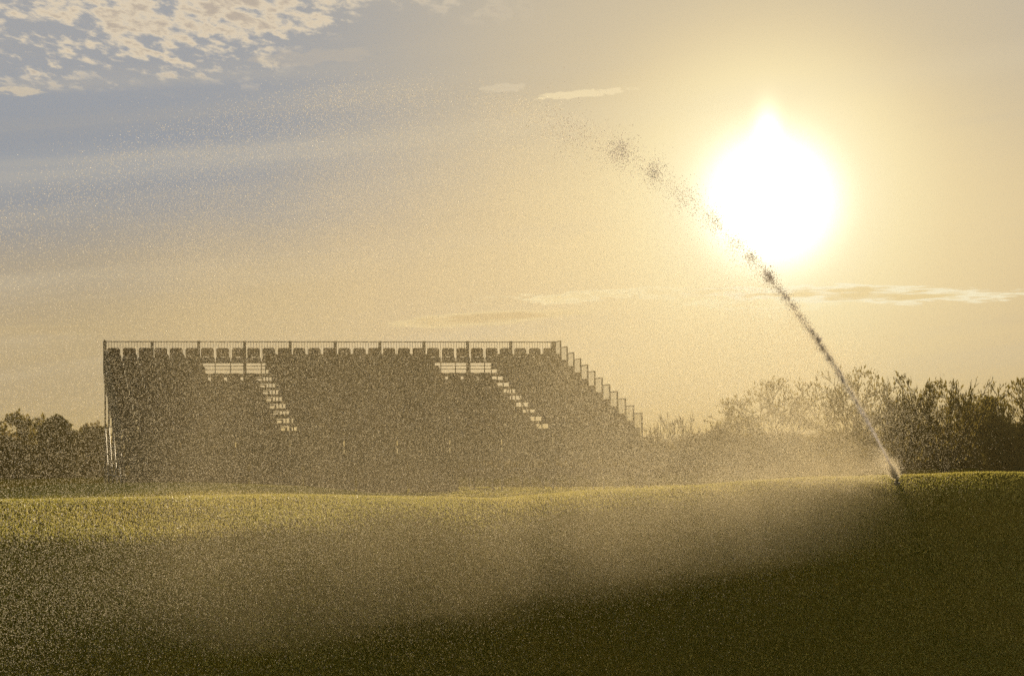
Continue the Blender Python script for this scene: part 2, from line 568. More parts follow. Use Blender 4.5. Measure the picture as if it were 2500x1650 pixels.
# denser near the camera, in the part of the mound the picture shows (and a margin for a step aside)
gd = 13.5 * (62 / 13.5) ** RNG.random(NB)
gu = RNG.uniform(-0.31, 0.31, NB)
gx = gd * gu
gy = gd
g0 = gz(gx, gy)
hgt = RNG.uniform(0.012, 0.030, NB) * (0.7 + gd / 60)
wid = RNG.uniform(0.004, 0.008, NB) * (0.5 + gd / 25)
ang = RNG.uniform(0, 2 * np.pi, NB)
lean = RNG.normal(0, 0.45, (NB, 2)) * hgt[:, None]
P0 = np.stack([gx - np.cos(ang) * wid, gy - np.sin(ang) * wid, g0 - 0.004], -1)
P1 = np.stack([gx + np.cos(ang) * wid, gy + np.sin(ang) * wid, g0 - 0.004], -1)
P2 = np.stack([gx + lean[:, 0], gy + lean[:, 1], g0 + hgt], -1)
V = np.stack([P0, P1, P2], 1).reshape(-1, 3)
tag(mesh_np('grass', V, np.arange(NB * 3).reshape(-1, 3), grass_mat()),
    'short mown green grass covering the golf mound in front of the grandstand', 'grass', kind='stuff')

# ------------------------------------------------------------------ grandstand
YAW = 0.24283858
SEG, ROWD, RISE = 1.47260571, 0.8, 0.23394320
NR, NC = 12, 30
BL = Vector((-12.9090, 64.8748, 3.62483 + CZ))      # back left end of the top rail
cy_, sy_ = math.cos(YAW), math.sin(YAW)
EX, EY = Vector((cy_, sy_, 0)), Vector((-sy_, cy_, 0))
front_left = BL - EY * 10.6
base_z = float(gz(front_left.x, front_left.y))
ROOT = Vector((BL.x, BL.y, base_z))
RZ = BL.z - base_z                                   # rail height above the root
stand = empty('grandstand', ROOT, YAW)
tag(stand, 'temporary scaffold grandstand with twelve rows of empty dark seats behind the golf mound', 'grandstand')
LEN = SEG * 10
FLOOR0 = RZ - 1.10


def floor_z(k):
    return FLOOR0 - RISE * k


def local_ground(lx, ly):
    p = ROOT + EX * lx + EY * ly
    return float(gz(p.x, p.y)) - base_z


# rows: boards
pitch = LEN / NC
for k in range(NR):
    b = MB()
    z = floor_z(k)
    y1 = -(0.02 + ROWD * k)
    y0 = y1 - ROWD + 0.03
    b.box(0.0, LEN, y0, y0 + 0.36, z - 0.035, z)
    b.box(0.0, LEN, y0 + 0.40, y1 - 0.02, z - 0.035, z)
    b.box(0.0, LEN, y0 - 0.012, y0 - 0.002, z - 0.09, z + 0.002)
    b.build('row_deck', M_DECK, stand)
    # seat beam with short brackets
    b = MB()
    sy = -(0.34 + ROWD * k)
    gaps = [(6, 10)] if k < 4 else [(9, 10)]
    gaps += [(21, 25)] if k < 4 else [(24, 25)]
    if k == 0:
        gaps = []
    cols = [c for c in range(NC) if not any(a <= c < e for a, e in gaps)]
    runs, s = [], None
    for c in range(NC + 1):
        if c in cols and s is None:
            s = c
        if c not in cols and s is not None:
            runs.append((s, c))
            s = None
    for a, e in runs:
        b.box(a * pitch + 0.02, e * pitch - 0.02, sy - 0.02, sy + 0.03, z + 0.375, z + 0.415)
        for c in range(a, e + 1):
            xx = min(max(c * pitch, a * pitch + 0.04), e * pitch - 0.04)
            b.box(xx - 0.012, xx + 0.012, sy - 0.018, sy + 0.028, z, z + 0.375)
    b.build('seat_beam', M_STEEL, stand)


def seat_mesh():
    """tip-up shell seat: backrest with rounded top and a hand hole, folded seat pan"""
    bm = bmesh.new()
    nxx, nzz = 12, 14
    g = {}
    for j in range(nzz + 1):
        t = j / nzz
        z = 0.43 + 0.44 * t
        # half width: narrower at the bottom, rounded at the top
        hw = 0.188 + 0.016 * min(1.0, t * 1.6)
        if t > 0.80:
            q = (t - 0.80) / 0.20
            hw -= 0.060 * (1 - math.sqrt(max(0, 1 - q * q)))
        if t < 0.12:
            hw -= 0.05 * ((0.12 - t) / 0.12) ** 2
        for i in range(nxx + 1):
            s = -1 + 2 * i / nxx
            g[i, j] = bm.verts.new((s * hw, 0.05 * t + 0.03 * (1 - s * s) - 0.02, z))
    for j in range(nzz):
        for i in range(nxx):
            if 4 <= i <= 7 and j == 4:
                continue
            bm.faces.new((g[i, j], g[i + 1, j], g[i + 1, j + 1], g[i, j + 1]))
    bmesh.ops.solidify(bm, geom=bm.faces[:], thickness=0.022)
    # folded pan in front of the lower back
    vs = []
    for dy in (-0.10, -0.045):
        for (x, z) in ((-0.215, 0.41), (0.215, 0.41), (0.234, 0.50), (0.215, 0.56), (-0.215, 0.56), (-0.234, 0.50)):
            vs.append(bm.verts.new((x, dy + (z - 0.42) * 0.25, z)))
    bm.faces.new(vs[0:6][::1])
    bm.faces.new(vs[6:12][::-1])
    for i in range(6):
        j = (i + 1) % 6
        bm.faces.new((vs[i], vs[i + 6], vs[j + 6], vs[j]))
    bmesh.ops.recalc_face_normals(bm, faces=bm.faces[:])
    me = bpy.data.meshes.new('seat')
    bm.to_mesh(me)
    bm.free()
    me.materials.append(M_SEAT)
    return me


SEATME = seat_mesh()
sv = np.array([v.co[:] for v in SEATME.vertices])
sf = [tuple(p.vertices) for p in SEATME.polygons]
single, rest = [], []
for k in range(NR):
    for c in range(NC):
        if 1 <= k < 4 and (6 <= c < 10 or 21 <= c < 25):
            continue
        if k > 3 and c in (9, 24):
            continue
        big_ = k == 0 or k == NR - 1 or c == NC - 1
        (single if big_ else rest).append((k, c))
rest.sort(key=lambda q: (-(q[0] == 1), -q[0], -q[1]))
single += rest[:100 - len(single)]
rest = rest[100 - 30 - (NC - 2) - 10:]
first = None
rs = random.Random(3)
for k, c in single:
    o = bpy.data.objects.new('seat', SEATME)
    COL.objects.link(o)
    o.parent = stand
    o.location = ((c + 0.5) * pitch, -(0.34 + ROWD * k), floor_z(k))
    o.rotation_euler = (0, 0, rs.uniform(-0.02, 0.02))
keys = set(single)
b = MB()
for k in range(NR):
    for c in range(NC):
        if (k, c) in keys or (1 <= k < 4 and (6 <= c < 10 or 21 <= c < 25)) or (k > 3 and c in (9, 24)):
            continue
        s = len(b.v)
        off = np.array(((c + 0.5) * pitch, -(0.34 + ROWD * k), floor_z(k)))
        b.v += [tuple(r) for r in (sv + off)]
        b.f += [tuple(s + i for i in q) for q in sf]
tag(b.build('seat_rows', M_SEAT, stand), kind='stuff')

# back guard rail: ten panels of thin bars with wide flat posts
for i in range(10):
    b = MB()
    x0, x1 = i * SEG + 0.02, (i + 1) * SEG - 0.02
    b.bar((x0, 0, RZ - 0.015), (x1, 0, RZ - 0.015), 0.017)
    b.bar((x0, 0, floor_z(0) + 0.44), (x1, 0, floor_z(0) + 0.44), 0.015)
    for j in range(1, 16):
        x = x0 + (x1 - x0) * j / 16
        b.bar((x, 0, floor_z(0) + 0.44), (x, 0, RZ - 0.015), 0.0072, n=4)
    for zz in (0.30, 0.19, 0.05):
        b.bar((x0, 0.03, floor_z(0) + zz), (x1, 0.03, floor_z(0) + zz), 0.013)
    b.build('guard_panel', M_STEEL, stand)
for i in range(11):
    b = MB()
    x = i * SEG
    w = 0.045
    if i == 10:
        w = 0.07
    b.box(x - w, x + w, -0.05, 0.05, floor_z(0) - 0.1, RZ + 0.01)
    b.build('guard_post', M_STEEL, stand)
# stepped side rails, both ends
for side_x in (0.0, LEN):
    for k in range(NR):
        b = MB()
        x = side_x + (0.05 if side_x else -0.05)
        zt = RZ - RISE * k
        zb = floor_z(k) + 0.06
        y_a, y_b = -(ROWD * (k + 0.9)), -(ROWD * (k - 0.06) if k else 0.06)
        b.bar((x, y_a, floor_z(k) - 0.25), (x, y_a, zt), 0.024)
        b.bar((x, y_b - 0.01, zb - 0.02), (x, y_b - 0.01, zt - 0.005), 0.016)
        b.bar((x, y_a, zt - 0.012), (x, y_b, zt - 0.012), 0.017)
        b.bar((x, y_a, zb), (x, y_b, zb), 0.015)
        for j in range(1, 6):
            y = y_a + (y_b - y_a) * j / 6
            b.bar((x, y, zb), (x, y, zt - 0.012), 0.0068, n=4)
        b.build('side_rail', M_STEEL, stand)
# steps in the two aisles
for c0 in (9, 24):
    for k in range(1, NR):
        b = MB()
        z = floor_z(k) + RISE / 2
        y1 = -(0.02 + ROWD * k)
        b.box(c0 * pitch + 0.03, (c0 + 1) * pitch - 0.03, y1 - 0.27, y1 - 0.012, z - 0.03, z)
        b.box(c0 * pitch + 0.03, c0 * pitch + 0.055, y1 - 0.27, y1 - 0.012, z - 0.115, z - 0.032)
        b.box((c0 + 1) * pitch - 0.055, (c0 + 1) * pitch - 0.03, y1 - 0.27, y1 - 0.012, z - 0.115, z - 0.032)
        b.build('aisle_step', M_DECK, stand)
# scaffold frames
for i in range(11):
    b = MB()
    x = i * SEG
    ydeps = [-0.05, -2.4, -4.8, -7.2, -9.62]
    for yy in ydeps:
        k = min(NR - 1, int(-yy / ROWD))
        b.bar((x, yy, local_ground(x, yy) - 0.03), (x, yy, floor_z(k) - 0.12), 0.026)
        b.box(x - 0.08, x + 0.08, yy - 0.08, yy + 0.08, local_ground(x, yy) - 0.01, local_ground(x, yy) + 0.02)
    b.bar((x, -0.05, floor_z(0) - 0.14), (x, -9.62, floor_z(NR - 1) - 0.14), 0.04)
    for q in range(4):
        b.bar((x, ydeps[q], 0.55), (x, ydeps[q + 1], 0.55), 0.022)
        if floor_z(int(-ydeps[q + 1] / ROWD)) > 1.9:
            b.bar((x, ydeps[q], 2.0), (x, ydeps[q + 1], 2.0), 0.022)
        b.bar((x, ydeps[q + 1], 0.2), (x, ydeps[q], min(2.0, floor_z(int(-ydeps[q] / ROWD)) - 0.2)), 0.02)
    b.build('support_frame', M_STEEL, stand)
for i in range(10):
    x0, x1 = i * SEG, (i + 1) * SEG
    for yy in (-0.05, -4.8, -9.62):
        b = MB()
        k = min(NR - 1, int(-yy / ROWD))
        top = floor_z(k) - 0.2
        b.bar((x0, yy, 0.45), (x1, yy, 0.45), 0.022)
        b.bar((x0, yy, top), (x1, yy, top), 0.022)
        if i % 2 == 0:
            b.bar((x0, yy, 0.45), (x1, yy, top), 0.02)
        elif yy > -5:
            b.bar((x1, yy, 0.45), (x0, yy, top), 0.02)
        b.build('cross_brace', M_STEEL, stand)
# front walkway deck with a solid front board, then fabric skirt below on the left bays
zf = floor_z(NR - 1)
b = MB()
b.box(-0.05, LEN - 0.38, -10.75, -9.66, zf - 0.06, zf - 0.01)
b.box(-0.05, LEN - 0.38, -10.79, -10.757, zf - 0.22, zf + 0.01)
b.build('front_walkway', M_DECK, stand)
for i in range(11):
    b = MB()
    x = i * SEG - (0.42 if i == 10 else 0)
    b.bar((x, -10.7, local_ground(x, -10.7) - 0.02), (x, -10.7, zf - 0.06), 0.024)
    b.build('walkway_leg', M_STEEL, stand)
for i in range(10):
    b = MB()
    x0, x1 = i * SEG + 0.015, (i + 1) * SEG - (0.015 if i < 9 else 0.40)
    b.box(x0, x1, -10.745, -10.725, zf, zf + 0.62)
    b.bar((x0, -10.73, zf + 0.64), (x1, -10.73, zf + 0.64), 0.022)
    b.build('front_board', M_SCRIM, stand)
xg = [0.10, 1.38, 1.95, 3.3, 4.75, 6.2, 7.65, 9.1]
for i in range(len(xg) - 1):
    nseg = 8
    VV, FF = [], []
    for q in range(nseg + 1):
        x = xg[i] + 0.035 + (xg[i + 1] - xg[i] - 0.07) * q / nseg
        yb = -10.80 - 0.02 * math.sin(q * 2.1 + i)
        for zz in (local_ground(x, -10.8) + 0.04, zf - 0.03):
            VV.append((x, yb, zz))
        if q < nseg:
            s = q * 2
            FF.append((s, s + 2, s + 3, s + 1))
    mesh_np('skirt_panel', VV, FF, M_SCRIM, stand)

# ------------------------------------------------------------------ low scaffold walkway to the right of the stand
wroot = ROOT + EX * LEN + EY * (-9.0)
wroot.z = float(gz(wroot.x, wroot.y))
walk = empty('scaffold_walkway', wroot, YAW)
tag(walk, 'low dark scaffold walkway on thin legs reaching out right of the grandstand', 'platform')
P_end = at(1722, 1112, 60)
wl = 3.35
dz0 = (at(1640, 1108, 56).z) - wroot.z
b = MB()
b.box(0.12, wl, -0.65, 0.65, dz0 - 0.05, dz0)
b.box(0.12, wl, -0.69, -0.655, dz0 - 0.13, dz0 + 0.05)
b.build('deck', M_DECK, walk)
b = MB()
for yy in (-0.62, 0.62):
    for zz in (0.19, 0.30):
        b.bar((0.12, yy, dz0 - zz), (wl, yy, dz0 - zz), 0.03)
b.build('ledger_rails', M_STEEL, walk)
for x in (0.2, 1.7, 2.9):
    for yy in (-0.6, 0.6):
        b = MB()
        g = float(gz((wroot + EX * x + EY * yy).x, (wroot + EX * x + EY * yy).y)) - wroot.z
        b.bar((x, yy, g - 0.02), (x, yy, dz0 - 0.05), 0.026)
        b.box(x - 0.07, x + 0.07, yy - 0.07, yy + 0.07, g - 0.01, g + 0.02)
        b.build('leg', M_STEEL, walk)
b = MB()
b.bar((1.7, -0.6, dz0 - 0.1), (2.9, -0.6, 0.1), 0.018)
b.bar((1.7, -0.6, 0.25), (2.9, 0.6, dz0 - 0.15), 0.018)
b.build('brace', M_STEEL, walk)


# ------------------------------------------------------------------ trees and bushes
def leaf_quads(C, D, L, Wd, rng):
    """diamond leaves at C pointing along D"""
    n = len(C)
    D = D / np.maximum(np.linalg.norm(D, axis=1, keepdims=True), 1e-6)
    R = rng.normal(0, 1, (n, 3))
    S_ = np.cross(D, R)
    S_ /= np.maximum(np.linalg.norm(S_, axis=1, keepdims=True), 1e-6)
    V = np.stack([C, C + D * (L * 0.45)[:, None] + S_ * Wd[:, None], C + D * L[:, None], C + D * (L * 0.45)[:, None] - S_ * Wd[:, None]], 1).reshape(-1, 3)
    Fq = np.arange(n * 4).reshape(-1, 4)
    return V, Fq


def grow(stems, levels, spread, length, rad, rng, up=0.25, kids=(3, 4), shrink=0.68, wig=0.14):
    """branch segments and the twig ends of a many-stemmed tree"""
    segs, ends = [], []

    def rec(p, d, ln, r, lv):
        n = 3
        for i in range(n):
            d2 = (d + Vector(rng.normal(0, wig, 3)) + Vector((0, 0, up * 0.3))).normalized()
            q = p + d2 * (ln / n)
            r2 = r * 0.86
            segs.append((p, q, r, r2))
            p, d, r = q, d2, r2
            if lv >= 2 and i < n - 1:
                sd = (d + Vector(rng.normal(0, spread * 1.0, 3))).normalized()
                rec(p, sd, ln * 0.55, r * 0.55, lv - 2 if lv > 2 else 0)
        if lv <= 0:
            ends.append((p, d))
            return
        for _ in range(int(rng.integers(kids[0], kids[1] + 1))):
            nd = (d + Vector(rng.normal(0, spread, 3)) + Vector((0, 0, up))).normalized()
            rec(p, nd, ln * shrink * rng.uniform(0.8, 1.15), r * 0.62, lv - 1)
    for s in stems:
        rec(s[0], s[1].normalized(), length * rng.uniform(0.85, 1.15), rad, levels)
    return segs, ends


def make_tree(name, label, cat, px, top_y, d, half_px, levels=3, nst=6, leaves=3, lsize=0.13, lw=0.28, mat_l=None, seed=0, group=None,
              flat=0.8, bare=False, dense_fill=0, fill_lo=0.0, kids=(3, 4), stem_r=0.055, updir=0.25, base_fan=0.75):
    rng = np.random.default_rng(seed)
    c = at(px, top_y, d)
    gx_, gy_ = c.x, c.y
    g = float(gz(gx_, gy_))
    H = c.z - g
    Wm = half_px / F_PX * d
    root = empty(name, (gx_, gy_, g))
    tag(root, label, cat, group)
    stems = []
    for i in range(nst):
        a = 2 * math.pi * (i + rng.uniform(-0.3, 0.3)) / nst
        tilt = rng.uniform(0.15, 1.0) * base_fan
        stems.append((Vector((math.cos(a) * 0.12, math.sin(a) * 0.12, -0.05)), Vector((math.cos(a) * tilt, math.sin(a) * tilt, 1))))
    segs, ends = grow(stems, levels, 0.42, H * 0.36, stem_r, rng, up=updir, kids=kids)
    E_ = np.array([e[0][:] for e in ends])
    D_ = np.array([e[1][:] for e in ends])
    sz = np.percentile(E_[:, 2], 99)
    kz = H * 0.97 / sz
    kx = Wm / np.percentile(np.abs(E_[:, 0]), 94)
    K = np.array((kx, kx * 0.9, kz))
    b = MB()
    for p, q, r1, r2 in segs:
        b.bar(Vector((p.x * K[0], p.y * K[1], p.z * K[2])), Vector((q.x * K[0], q.y * K[1], q.z * K[2])), max(r1, 0.011), max(r2, 0.009), n=4 if r1 < 0.03 else 5, cap=False)
    b.bar((0, 0, -0.06), (0, 0, 0.12), 0.22, 0.15, n=8)
    b.build('trunk', M_BARK, root)
    if bare:
        return root
    E_ = E_ * K
    n = leaves
    C = np.repeat(E_, n, 0) - np.repeat(D_, n, 0) * rng.uniform(0, 0.55, (len(E_) * n, 1)) + rng.normal(0, 0.05, (len(E_) * n, 3))
    D2 = np.repeat(D_, n, 0) * 0.5 + rng.normal(0, 0.22, (len(E_) * n, 3)) + np.array((0, 0, 0.9))
    L = rng.uniform(0.6, 1.4, len(C)) * lsize
    if dense_fill:
        a = rng.uniform(0, 2 * np.pi, dense_fill)
        r = np.sqrt(rng.random(dense_fill))
        zz = fill_lo + (1 - fill_lo) * rng.random(dense_fill)
        prof_ = np.sqrt(np.clip(1 - (np.maximum(0, zz - 0.45) / 0.55) ** 2, 0, 1)) * (0.85 + 0.15 * np.sin(a * 3 + seed))
        Cf = np.stack([np.cos(a) * r * Wm * prof_, np.sin(a) * r * Wm * 0.8 * prof_, zz * H * 0.97], -1)
        Cf += rng.normal(0, 0.08, Cf.shape)
        # clumps and gaps
        keep = np.array([mnoise.noise(Vector(p_ * 1.3 + seed)) for p_ in Cf]) > -0.12
        Cf = Cf[keep]
        C = np.concatenate([C, Cf])
        D2 = np.concatenate([D2, rng.normal(0, 0.3, Cf.shape) + np.array((0, 0, 0.8 if fill_lo else 0.3))])
        L = np.concatenate([L, rng.uniform(0.6, 1.5, len(Cf)) * lsize])
    V1, F1 = leaf_quads(C, D2, L, L * lw, rng)
    mesh_np('crown', V1, F1, mat_l or M_BUD, root)
    return root


G1 = 'budding willows on the right behind the golf mound'
make_tree('willow_tree', 'broad budding willow seen through the spray, left end of the right-hand row', 'tree', 1905, 925, 90, 200, 4, 8, 3, 0.15, 0.17, seed=1, group=G1, kids=(2, 3), dense_fill=800, fill_lo=0.5, updir=0.12)
make_tree('willow_tree', 'tallest budding willow directly behind the upper part of the water jet', 'tree', 2100, 898, 84, 118, 4, 7, 3, 0.15, 0.17, seed=2, group=G1, kids=(2, 3), dense_fill=800, fill_lo=0.5, updir=0.12)
make_tree('willow_tree', 'narrow budding willow just right of the water jet', 'tree', 2196, 915, 84, 87, 4, 7, 3, 0.15, 0.17, seed=3, group=G1, kids=(2, 3), dense_fill=800, fill_lo=0.5, updir=0.12)
make_tree('willow_tree', 'round topped budding willow above the middle of the lit crest right of the sprinkler', 'tree', 2300, 926, 84, 112, 4, 8, 3, 0.15, 0.17, seed=4, group=G1, kids=(2, 3), dense_fill=800, fill_lo=0.5, updir=0.12)
make_tree('willow_tree', 'shorter budding willow in the dip of the row near the right edge', 'tree', 2395, 968, 92, 75, 4, 6, 3, 0.15, 0.17, seed=5, group=G1, kids=(2, 3), dense_fill=800, fill_lo=0.5, updir=0.12)
make_tree('willow_tree', 'budding willow with tall upright shoots cut by the right edge of the photo', 'tree', 2492, 928, 84, 93, 4, 7, 3, 0.15, 0.17, seed=6, group=G1, kids=(2, 3), dense_fill=800, fill_lo=0.5, updir=0.12)
make_tree('willow_tree', 'spindly budding willow behind the broad one, showing between its left side and the bare tree', 'tree', 1800, 975, 97, 60, 3, 6, 3, 0.17, 0.26, seed=16, group=G1)
make_tree('bare_tree', 'leafless thin branched tree right of the grandstand steps above the walkway', 'tree', 1668, 1004, 84, 60, 4, 5, 0, seed=7, bare=True, stem_r=0.045, kids=(2, 3), base_fan=0.5)
make_tree('bare_tree', 'small leafless sapling leaning between the side rails and the bare tree', 'tree', 1608, 1022, 86, 28, 3, 3, 0, seed=8, bare=True, stem_r=0.03, kids=(2, 2), base_fan=0.6)
make_tree('shrub', 'small budding shrub touching the right end of the grandstand', 'shrub', 1590, 1040, 80, 34, 3, 6, 4, 0.12, 0.3, seed=9, mat_l=M_BUSH)
GB = 'shrubs standing behind the open scaffold under the seats'
for i, (px, ty, hp, dd, lab) in enumerate(((1215, 1085, 55, 84, 'twiggy shrub behind the scaffold under the middle of the right seat block'),
                                       (1330, 1090, 60, 82, 'twiggy shrub behind the scaffold below the right half of the seats'),
                                       (1440, 1080, 60, 80, 'twiggy shrub behind the scaffold near the front right corner of the stand'),
                                       (1535, 1076, 50, 82, 'twiggy shrub directly behind the last seats at the front right corner'))):
    make_tree('shrub', lab, 'shrub', px, ty, dd, hp, 3, 5, 3, 0.10, 0.3, seed=30 + i, group=GB, mat_l=M_BUSH, kids=(2, 3))
make_tree('bush', 'rounded dark bush on the crest line between bare tree and willows', 'bush', 1760, 1052, 88, 90, 2, 6, 5, 0.15, 0.35, seed=12, mat_l=M_BUSH, dense_fill=5000)
make_tree('evergreen_bush', 'solid dark bush in the lower right corner of the tree row', 'bush', 2480, 1045, 84, 85, 2, 6, 5, 0.16, 0.4, seed=13, mat_l=M_EVER, dense_fill=9000)
make_tree('evergreen_tree', 'small pointed evergreen among the willows near the right edge', 'tree', 2418, 970, 89, 45, 2, 5, 5, 0.14, 0.35, seed=14, mat_l=M_EVER, dense_fill=4000)
GL = 'trees left of the grandstand seen through the spray'
make_tree('loose_tree', 'pale loose crowned tree at the left edge of the photo', 'tree', 40, 1010, 112, 70, 4, 6, 3, 0.2, 0.35, seed=21, group=GL, mat_l=M_BUD, kids=(2, 3), dense_fill=2500)
make_tree('round_tree', 'dark dome shaped tree halfway between the left edge and the grandstand', 'tree', 140, 1020, 108, 50, 3, 6, 4, 0.2, 0.4, seed=22, group=GL, mat_l=M_EVER, dense_fill=12000)
make_tree('round_tree', 'low rounded tree touching the left end of the grandstand', 'tree', 235, 1032, 112, 42, 3, 6, 4, 0.2, 0.4, seed=23, group=GL, mat_l=M_BUSH, dense_fill=7000)
make_tree('round_tree', 'lower broad bush under the pale tree at the left edge', 'tree', 20, 1065, 106, 80, 2, 6, 4, 0.2, 0.4, seed=24, group=GL, mat_l=M_BUSH, dense_fill=9000)


def thicket(name, label, pts, n, seed, depth=5.0, m=None):
    """twiggy low growth along a line: (px, top row, distance)"""
    rng = np.random.default_rng(seed)
    pxs = np.array([p[0] for p in pts], float)
    P = [at(*p) for p in pts]
    t = rng.random(n)
    px = pxs[0] + (pxs[-1] - pxs[0]) * t
    X = np.interp(px, pxs, [p.x for p in P])
    Y = np.interp(px, pxs, [p.y for p in P]) + rng.uniform(0, depth, n)
    Zt = np.interp(px, pxs, [p.z for p in P])
    g = gz(X, Y)
    wv = np.array([mnoise.noise(Vector((x * 0.8, y * 0.5, seed))) for x, y in zip(X, Y)])
    hh = (Zt - g) * (1 + 0.18 * wv)
    Z = g + hh * rng.random(n) ** 0.75
    C = np.stack([X, Y, Z], -1)
    D = rng.normal(0, 0.5, (n, 3)) + np.array((0, 0, 0.7))
    L = rng.uniform(0.10, 0.26, n)
    V1, F1 = leaf_quads(C, D, L, L * 0.3, rng)
    # thin upright stems
    ns = n // 9
    i = rng.integers(0, n, ns)
    B0 = np.stack([X[i], Y[i], g[i] - 0.02], -1)
    T0 = np.stack([X[i] + rng.normal(0, 0.35, ns), Y[i] + rng.normal(0, 0.3, ns), g[i] + hh[i] * rng.uniform(0.5, 1.12, ns)], -1)
    w = rng.uniform(0.008, 0.022, ns)[:, None] * np.array((1.0, 0.3, 0))
    V2 = np.stack([B0 - w, B0 + w, T0 + w * 0.3, T0 - w * 0.3], 1).reshape(-1, 3)
    F2 = np.arange(ns * 4).reshape(-1, 4) + len(V1)
    o = mesh_np(name, np.concatenate([V1, V2]), np.concatenate([F1, F2]), m or M_BUSH)
    tag(o, label, 'undergrowth', kind='stuff')
    return o


thicket('undergrowth', 'dense brown undergrowth below the willows on the right', [(1640, 1090, 96), (1750, 1062, 96), (1850, 1062, 98), (2000, 1068, 98), (2150, 1052, 98), (2300, 1046, 98), (2450, 1040, 98), (2700, 1040, 98), (3000, 1050, 98)], 42000, 41)
thicket('undergrowth', 'low brown undergrowth running behind the grandstand and walkway', [(1050, 1120, 88), (1300, 1112, 88), (1500, 1094, 88), (1640, 1098, 88), (1700, 1110, 88)], 9000, 42, 3.0)
thicket('undergrowth', 'dark undergrowth left of the grandstand under the dome shaped tree', [(-500, 1075, 116), (-100, 1075, 116), (60, 1075, 116), (200, 1070, 116), (330, 1080, 116), (700, 1110, 116), (1100, 1120, 110)], 26000, 43)

# ------------------------------------------------------------------ sprinkler and its water
SP = at(2190, 1192, 42.9)
SP.z = float(gz(SP.x, SP.y))
spr = empty('lawn_sprinkler', SP)
tag(spr, 'small black pop-up sprinkler head throwing the water jet from the mound', 'sprinkler')
b = MB()
b.bar((0, 0, -0.02), (0, 0, 0.05), 0.075, 0.07, n=16)
b.build('housing', M_BRASS, spr)
b = MB()
b.bar((0, 0, 0.05), (0, 0, 0.14), 0.035, 0.032, n=12)
b.bar((0, 0, 0.14), (0, 0, 0.17), 0.045, 0.04, n=12)
b.build('riser', M_BRASS, spr)
N0 = Vector((0, 0, 0.15))
V0 = np.array((-8.03, -17.2, 10.41))
TAU0 = 6.85
VT0 = np.array((0, 0, -9.81 * TAU0))
b = MB()
dn = Vector(V0).normalized()
b.bar(N0, N0 + dn * 0.12, 0.02, 0.012, n=10)
b.build('nozzle', M_BRASS, spr)
START = np.array((SP + N0 + dn * 0.12)[:])


def tetra(C, R, rng, stretch=None, name='drops'):
    """tumbling four-sided drops"""
    n = len(C)
    base_t = np.array(((1, 1, 1), (1, -1, -1), (-1, 1, -1), (-1, -1, 1)), float) / 1.732
    q = rng.normal(0, 1, (n, 4))
    q /= np.linalg.norm(q, axis=1, keepdims=True)
    w, x, y, z = q.T
    M_ = np.stack([1 - 2 * (y * y + z * z), 2 * (x * y - z * w), 2 * (x * z + y * w),
                   2 * (x * y + z * w), 1 - 2 * (x * x + z * z), 2 * (y * z - x * w),
                   2 * (x * z - y * w), 2 * (y * z + x * w), 1 - 2 * (x * x + y * y)], -1).reshape(n, 3, 3)
    V = np.einsum('nij,kj->nki', M_, base_t) * R[:, None, None]
    if stretch is not None:
        V[:, :, 2] *= stretch
    V += C[:, None, :]
    fi = np.array(((0, 1, 2), (0, 3, 1), (0, 2, 3), (1, 3, 2)))
    Fq = (np.arange(n)[:, None, None] * 4 + fi[None]).reshape(-1, 3)
    return V.reshape(-1, 3), Fq


def free_path(t):
    """the clean arc of the jet, slightly slowed by the air"""
    return START + np.outer(t, VT0) + np.outer(TAU0 * (1 - np.exp(-t / TAU0)), V0 - VT0)


def drag_path(tb, tau, t, wind):
    """start at break-off time tb on the clean arc, then linear air drag with time constant tau"""
    g = 9.81
    P = free_path(tb)
    V = VT0 + np.outer(np.exp(-tb / TAU0), V0 - VT0)
    vt = np.stack([wind[:, 0], wind[:, 1], wind[:, 2] - g * tau], -1)
    e = (1 - np.exp(-t / tau))
    return P + vt * t[:, None] + (V - vt) * (tau * e)[:, None]


def vnoise(P, sc, seed):
    """cheap smooth noise: a sum of waves in random directions, about -0.6 .. 0.6"""
    r = np.random.default_rng(seed + 900)
    v = np.zeros(len(P))
    for k in range(14):
        f = sc * 2 ** (k / 4.5) * 3.0
        dr = r.normal(0, 1, 3) * np.array((1, 1, 0.55))
        dr /= np.linalg.norm(dr)
        v += np.sin(P @ dr * f + r.uniform(0, 6.28) + 1.3 * np.sin(P @ dr[[1, 2, 0]] * f * 0.6)) * (0.80 ** k)
    return v / 3.2


def spray(n, tb_rng, tau_rng, t_max, rad, seed, wind=(-0.9, -0.5, 0.0), turb=0.35, early=1.0, clump=0.0, gust=0.0):
    rng = np.random.default_rng(seed)
    tb = tb_rng[0] + (tb_rng[1] - tb_rng[0]) * rng.random(n) ** early
    tau = np.exp(rng.uniform(math.log(tau_rng[0]), math.log(tau_rng[1]), n))
    t = t_max * rng.random(n)
    w = np.repeat(np.array(wind)[None], n, 0) + rng.normal(0, 1, (n, 3)) * np.array((0.7, 0.5, 0.25))
    w[:, 1] -= gust * rng.random(n)
    P = drag_path(tb, tau, t, w)
    P += rng.normal(0, 1, P.shape) * (turb * (0.08 + 0.5 * np.minimum(t, 2) + 0.25 * tb))[:, None]
    ok = P[:, 2] > gz(P[:, 0], P[:, 1]) + 0.01
    ok &= (P[:, 1] > 10.5) & (np.abs(P[:, 0]) < P[:, 1] * 0.31)
    P = P[ok]
    if clump:
        nz = vnoise(P, 0.55, seed)
        P = P[rng.random(len(P)) < np.clip(0.55 + nz * clump, 0.05, 1.0)]
    R = rng.uniform(rad[0], rad[1], len(P)) * (np.maximum(P[:, 1], 12) / 22) ** 0.5
    return P, R


